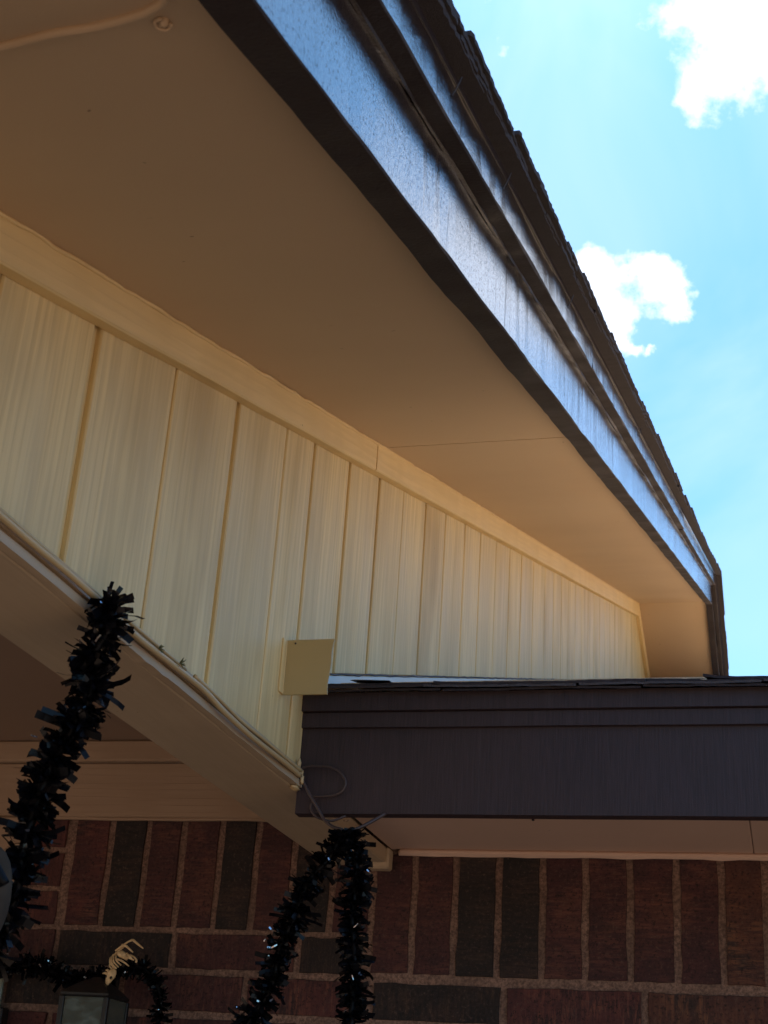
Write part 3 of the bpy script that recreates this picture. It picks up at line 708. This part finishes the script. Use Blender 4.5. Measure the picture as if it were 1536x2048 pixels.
def garland(label, path, r, ns, npart, seed, dens=1.0, tips=()):
    random.seed(seed)
    P = spline(path, 12); n = len(P)
    t_ = thing('tinsel_garland', label, 'garland', P[0], 'black tinsel garlands')
    mk('garland_string', tube(P, r*.13, 6), M_tinsel2, t_, True)
    cum = [0]
    for i in range(1, n): cum.append(cum[-1]+(P[i]-P[i-1]).length)
    def at(s_):
        for i in range(1, n):
            if cum[i] >= s_:
                f = (s_-cum[i-1])/max(1e-9, cum[i]-cum[i-1]); return P[i-1].lerp(P[i], f), (P[i]-P[i-1]).normalized()
        return P[-1], (P[-1]-P[-2]).normalized()
    geos = []
    N = int(ns*cum[-1]*dens)
    keep = 0
    for q in range(N+npart):
        part = q >= N
        s_ = random.random()*cum[-1]
        # strips sit in bunches along the string
        bs = .017; s_ = (math.floor(s_/bs)+.5+random.gauss(0, .23))*bs; s_ = min(max(s_, 0), cum[-1])
        p, d = at(s_)
        clump = .8+.38*noise.noise(Vector((s_*38, seed, 0)))
        ax = Vector((rnd(-1, 1), rnd(-1, 1), rnd(-1, 1))); ax = (ax-d*ax.dot(d)*rnd(.7, 1.1)).normalized()
        ax = (ax+Vector((0, 0, -.10))).normalized()
        L = r*clump*(rnd(.40, .80) if not part else rnd(.75, 1.15))
        wd = rnd(.0040, .0066)*(1.15 if part else 1)*min(1, (r/.036))
        roll = rnd(0, 6.28)
        qt = ax.to_track_quat('Z', 'Y') @ Matrix.Rotation(roll, 3, 'Z').to_quaternion()
        if part:
            m_ = random.choice(SM)
            o = inst('tinsel_strip', m_, t_, p); o.rotation_euler = qt.to_euler(); k = L/.027; o.scale = (k, wd/.0042, k)
        else:
            V, F = strip_geo(L, wd, rnd(-.9, .9), rnd(-1.5, 1.5), 3)
            geos.append(([qt @ Vector(v)+p for v in V], F))
    mk('tinsel_pile', join(geos), M_tinsel, t_, kind='stuff')
    gg = []
    for q in range(int(26*cum[-1]/.3)):
        p, d = at(random.random()*cum[-1])
        ax = Vector((rnd(-1, 1), rnd(-1, .2), rnd(-1, 1))).normalized()
        p = p+ax*r*rnd(.3, .75); qt = Vector((rnd(-1, 1), rnd(-1, 1), rnd(-1, 1))).to_track_quat('Z', 'Y')
        V, F = strip_geo(rnd(.004, .008), rnd(.001, .0022), rnd(-.9, .9), 0, 2)
        gg.append(([qt @ Vector(v)+p for v in V], F))
    mk('foil_glints', join(gg), M_tinsel3, t_, kind='stuff')  # bright flakes added to stand in for highlights on the black foil
    return t_
garland('thick black tinsel garland hanging from the cable at the beam edge, large at left', [(-.594, 1.146, .457), (-.584, 1.148, .448), (-.582, 1.15, .435), (-.598, 1.15, .400), (-.592, 1.15, .372), (-.607, 1.15, .335), (-.621, 1.15, .300), (-.628, 1.15, .268), (-.634, 1.15, .230), (-.634, 1.152, .205), (-.642, 1.155, .175), (-.665, 1.16, .150), (-.70, 1.17, .13)], .0355, 3100, 280, 3)
garland('straight black tinsel garland hanging plumb from the wire under the dark fascia', [(-.529, 1.790, .392), (-.527, 1.79, .376), (-.520, 1.79, .350), (-.519, 1.79, .318), (-.520, 1.79, .280), (-.514, 1.79, .240), (-.513, 1.79, .200), (-.512, 1.79, .160), (-.512, 1.79, .120)], .0325, 2700, 200, 4)
garland('black tinsel garland slanting down to the left from the wire under the fascia', [(-.540, 1.789, .386), (-.556, 1.788, .352), (-.578, 1.786, .325), (-.588, 1.785, .298), (-.597, 1.785, .270), (-.610, 1.784, .240), (-.613, 1.784, .205), (-.622, 1.783, .180), (-.640, 1.782, .152), (-.66, 1.78, .12)], .0330, 2700, 210, 5)
garland('thin black tinsel garland strung level across the bricks to the lantern', [(-1.32, 2.20, .290), (-1.27, 2.24, .262), (-1.22, 2.26, .262), (-1.185, 2.27, .268), (-1.15, 2.27, .252), (-1.11, 2.27, .247), (-1.075, 2.265, .250), (-1.045, 2.25, .246)], .032, 3300, 90, 6)
garland('black tinsel garland arched over the right side of the lantern', [(-1.030, 2.23, .256), (-1.008, 2.23, .264), (-.985, 2.235, .262), (-.962, 2.24, .238), (-.954, 2.245, .205), (-.958, 2.245, .165), (-.962, 2.245, .12)], .027, 3300, 60, 7)
garland('black tinsel clump bunched at the left edge against the bricks', [(-1.335, 2.10, .375), (-1.315, 2.12, .345), (-1.262, 2.19, .322), (-1.25, 2.20, .300), (-1.262, 2.21, .272)], .034, 3600, 60, 8)
random.seed(33)
# ------------------------------------------------------------------ skeleton decoration on the lantern
sk = thing('skeleton_figure', 'small cream plastic rodent skeleton clinging to the top of the lantern', 'decoration', (-1.0, 2.2, .255))
def P3(L, y=2.2): return [Vector((a, y+(c[0] if c else 0), b)) for a, b, *c in L]
V, F = [], []
prof = [((-1.0268, .2315), .0022), ((-1.0262, .2345), .0036), ((-1.0248, .2385), .0050), ((-1.0235, .2430), .0066), ((-1.0215, .2475), .0074), ((-1.0185, .2515), .0060), ((-1.0160, .2545), .0030)]
mk('skull', tube([Vector((a, 2.193, b)) for (a, b), r_ in prof], [r_ for _, r_ in prof], 12), M_bone, sk, True)
for a, b, y_ in ((-1.0265, .2440, 2.1885), (-1.0190, .2420, 2.1875)):
    lump((a, y_, b), (.0021, .0014, .0026), M_black, 'eye_socket', sk, 2)
for pts in ([(-1.0262, .2475), (-1.0330, .2495), (-1.0372, .2485)], [(-1.0240, .2500), (-1.0295, .2540), (-1.0325, .2535)]):
    mk('ear_bone', tube(P3(pts, 2.194), [.0024, .0020, .0009], 7), M_bone, sk, True)
spine = spline(P3([(-1.0175, .2530, -.004), (-1.0225, .2600, -.002), (-1.0275, .2680, 0), (-1.0295, .2737, .002), (-1.0220, .2810, .002), (-1.0150, .2870, .001), (-1.0099, .2917, 0)]), 6)
mk('spine', tube(spine, [.0016+.0009*(i % 3 == 0) for i in range(len(spine))], 7), M_bone, sk, True)
for i, (a, b) in enumerate([((-1.0285, .2725), (-1.0180, .2575)), ((-1.0260, .2745), (-1.0150, .2565)), ((-1.0225, .2755), (-1.0118, .2590)), ((-1.0190, .2775), (-1.0080, .2620)), ((-1.0262, .2665), (-1.0205, .2545))]):
    m0 = Vector((a[0], 2.196, a[1])); m2 = Vector((b[0], 2.195, b[1])); m1 = (m0+m2)/2+Vector((-.0010, -.007, -.001))
    mk('rib', tube(spline([m0, m1, m2], 5), .00125, 6), M_bone, sk, True)
mk('pelvis', tube(P3([(-1.0165, .2800), (-1.0100, .2790, -.004), (-1.0035, .2760, -.004), (-.9985, .2710, -.002)], 2.197), [.0030, .0058, .0050, .0022], 8), M_bone, sk, True)
mk('hind_leg', tube(P3([(-1.0210, .2835), (-1.0099, .2917), (-1.0010, .2980), (-.9945, .3008), (-.9925, .3005)], 2.195), [.0013, .0017, .0014, .0019, .0016], 7), M_bone, sk, True)
mk('shin_bone', tube(P3([(-.9935, .3010), (-.9860, .2960), (-.9790, .2915), (-.9742, .2885)], 2.195), [.0020, .0019, .0014, .0009], 7), M_bone, sk, True)
mk('hind_leg', tube(P3([(-1.0090, .2925), (-1.0010, .2905), (-.9940, .2855), (-.9885, .2815)], 2.190), [.0018, .0020, .0014, .0010], 7), M_bone, sk, True)
mk('front_leg', tube(P3([(-1.0125, .2700), (-1.0040, .2680), (-.9965, .2640), (-.9905, .2600)], 2.186), [.0018, .0017, .0013, .0009], 7), M_bone, sk, True)
mk('tail_bone', tube(spline(P3([(-1.0040, .2750), (-.9960, .2775), (-.9880, .2750), (-.9830, .2700), (-.9840, .2670)], 2.195), 4), .0016, 7), M_bone, sk, True)
for a, b in (((-.9990, .2800), (-.9900, .2735)), ((-.9975, .2770), (-.9885, .2715)), ((-1.0015, .2750), (-.9850, .2700))):
    mk('foot_bone', tube(P3([a, b], 2.190), .0013, 6), M_bone, sk, True)

# ------------------------------------------------------------------ wall lantern (its top shows at the lower edge)
ln = thing('wall_lantern', 'black wall lantern with cloudy glass, draped with tinsel below the little skeleton', 'lantern', (-1.05, 2.30, -.05))
lx, ly, hw = -1.049, 2.205, .037
mk('lantern_roof', sweep([[(lx-a, ly-a, z), (lx+a, ly-a, z), (lx+a, ly+a, z), (lx-a, ly+a, z)] for a, z in ((.0375, .2110), (.040, .2135), (.040, .2165), (.030, .2260), (.020, .2340), (.010, .2400), (.004, .2440))]), M_lant, ln)
for sx in (-1, 1):
    for sy in (-1, 1):
        mk('corner_post', cbox(lx+sx*hw-.004, lx+sx*hw+.004, ly+sy*hw-.004, ly+sy*hw+.004, .02, .2108, .001), M_lant, ln)
for s_ in (-1, 1):
    mk('glass_pane', cbox(lx-hw+.0045, lx+hw-.0045, ly+s_*hw-.0015, ly+s_*hw+.0015, .025, .2105, .0005), M_glass, ln)
    mk('glass_pane', cbox(lx+s_*hw-.0015, lx+s_*hw+.0015, ly-hw+.0045, ly+hw-.0045, .025, .2105, .0005), M_glass, ln)
mk('lantern_base', cbox(lx-.042, lx+.042, ly-.042, ly+.042, .008, .0195, .002), M_lant, ln)
mk('candle_tube', tube([(lx+.008, ly, .0198), (lx+.008, ly, .150)], .009, 14), M_bone, ln, True)
mk('bulb', tube([(lx+.008, ly, z) for z in (.1502, .155, .165, .180, .192, .200)], [.006, .009, .013, .012, .007, .001], 14), M_orb, ln, True)
mk('wall_plate', cbox(lx-.03, lx+.03, YB-.016, YB-.002, -.04, .15, .003), M_lant, ln)
mk('bracket', tube([(lx, YB-.016, -.01), (lx, 2.26, -.02), (lx, ly, -.012), (lx, ly, .0078)], .006, 8), M_lant, ln, True)
# ------------------------------------------------------------------ things cut by the left edge of the picture
ob = thing('hanging_ornament', 'pale grey oval ornament under a black strap at the left edge of the porch', 'ornament', (-.665, 1.10, .17))
V, F = tube([(-.666, 1.10, .2255-.0*i) for i in range(1)] + [(-.666, 1.10, .2255)], .001, 4) if False else ([], [])
zz_ = [(.183+.042*math.cos(math.pi*i/12)) for i in range(13)]
mk('ornament_body', tube([(-.6385, 1.105, z) for z in zz_], [max(.0012, .0225*math.sin(math.pi*i/12)**.8) for i in range(13)], 16), M_orb, ob, True)
mk('ornament_strap', tube(spline([(-.665, 1.10, .250), (-.640, 1.082, .232), (-.622, 1.085, .205), (-.612, 1.090, .190)], 5), .0045, 8), M_tinsel2, ob, True)
bn = thing('window_frame', 'dark window with greenish glass just entering at the lower left corner', 'window', (-1.42, 2.29, -.3))
mk('window_sash', cbox(-1.262, -1.250, YB-.03, YB-.006, -.75, .200, .002), M_lant, bn)
mk('window_glass', cbox(-1.60, -1.263, YB-.020, YB-.012, -.75, .262, .002), M_dglass, bn)
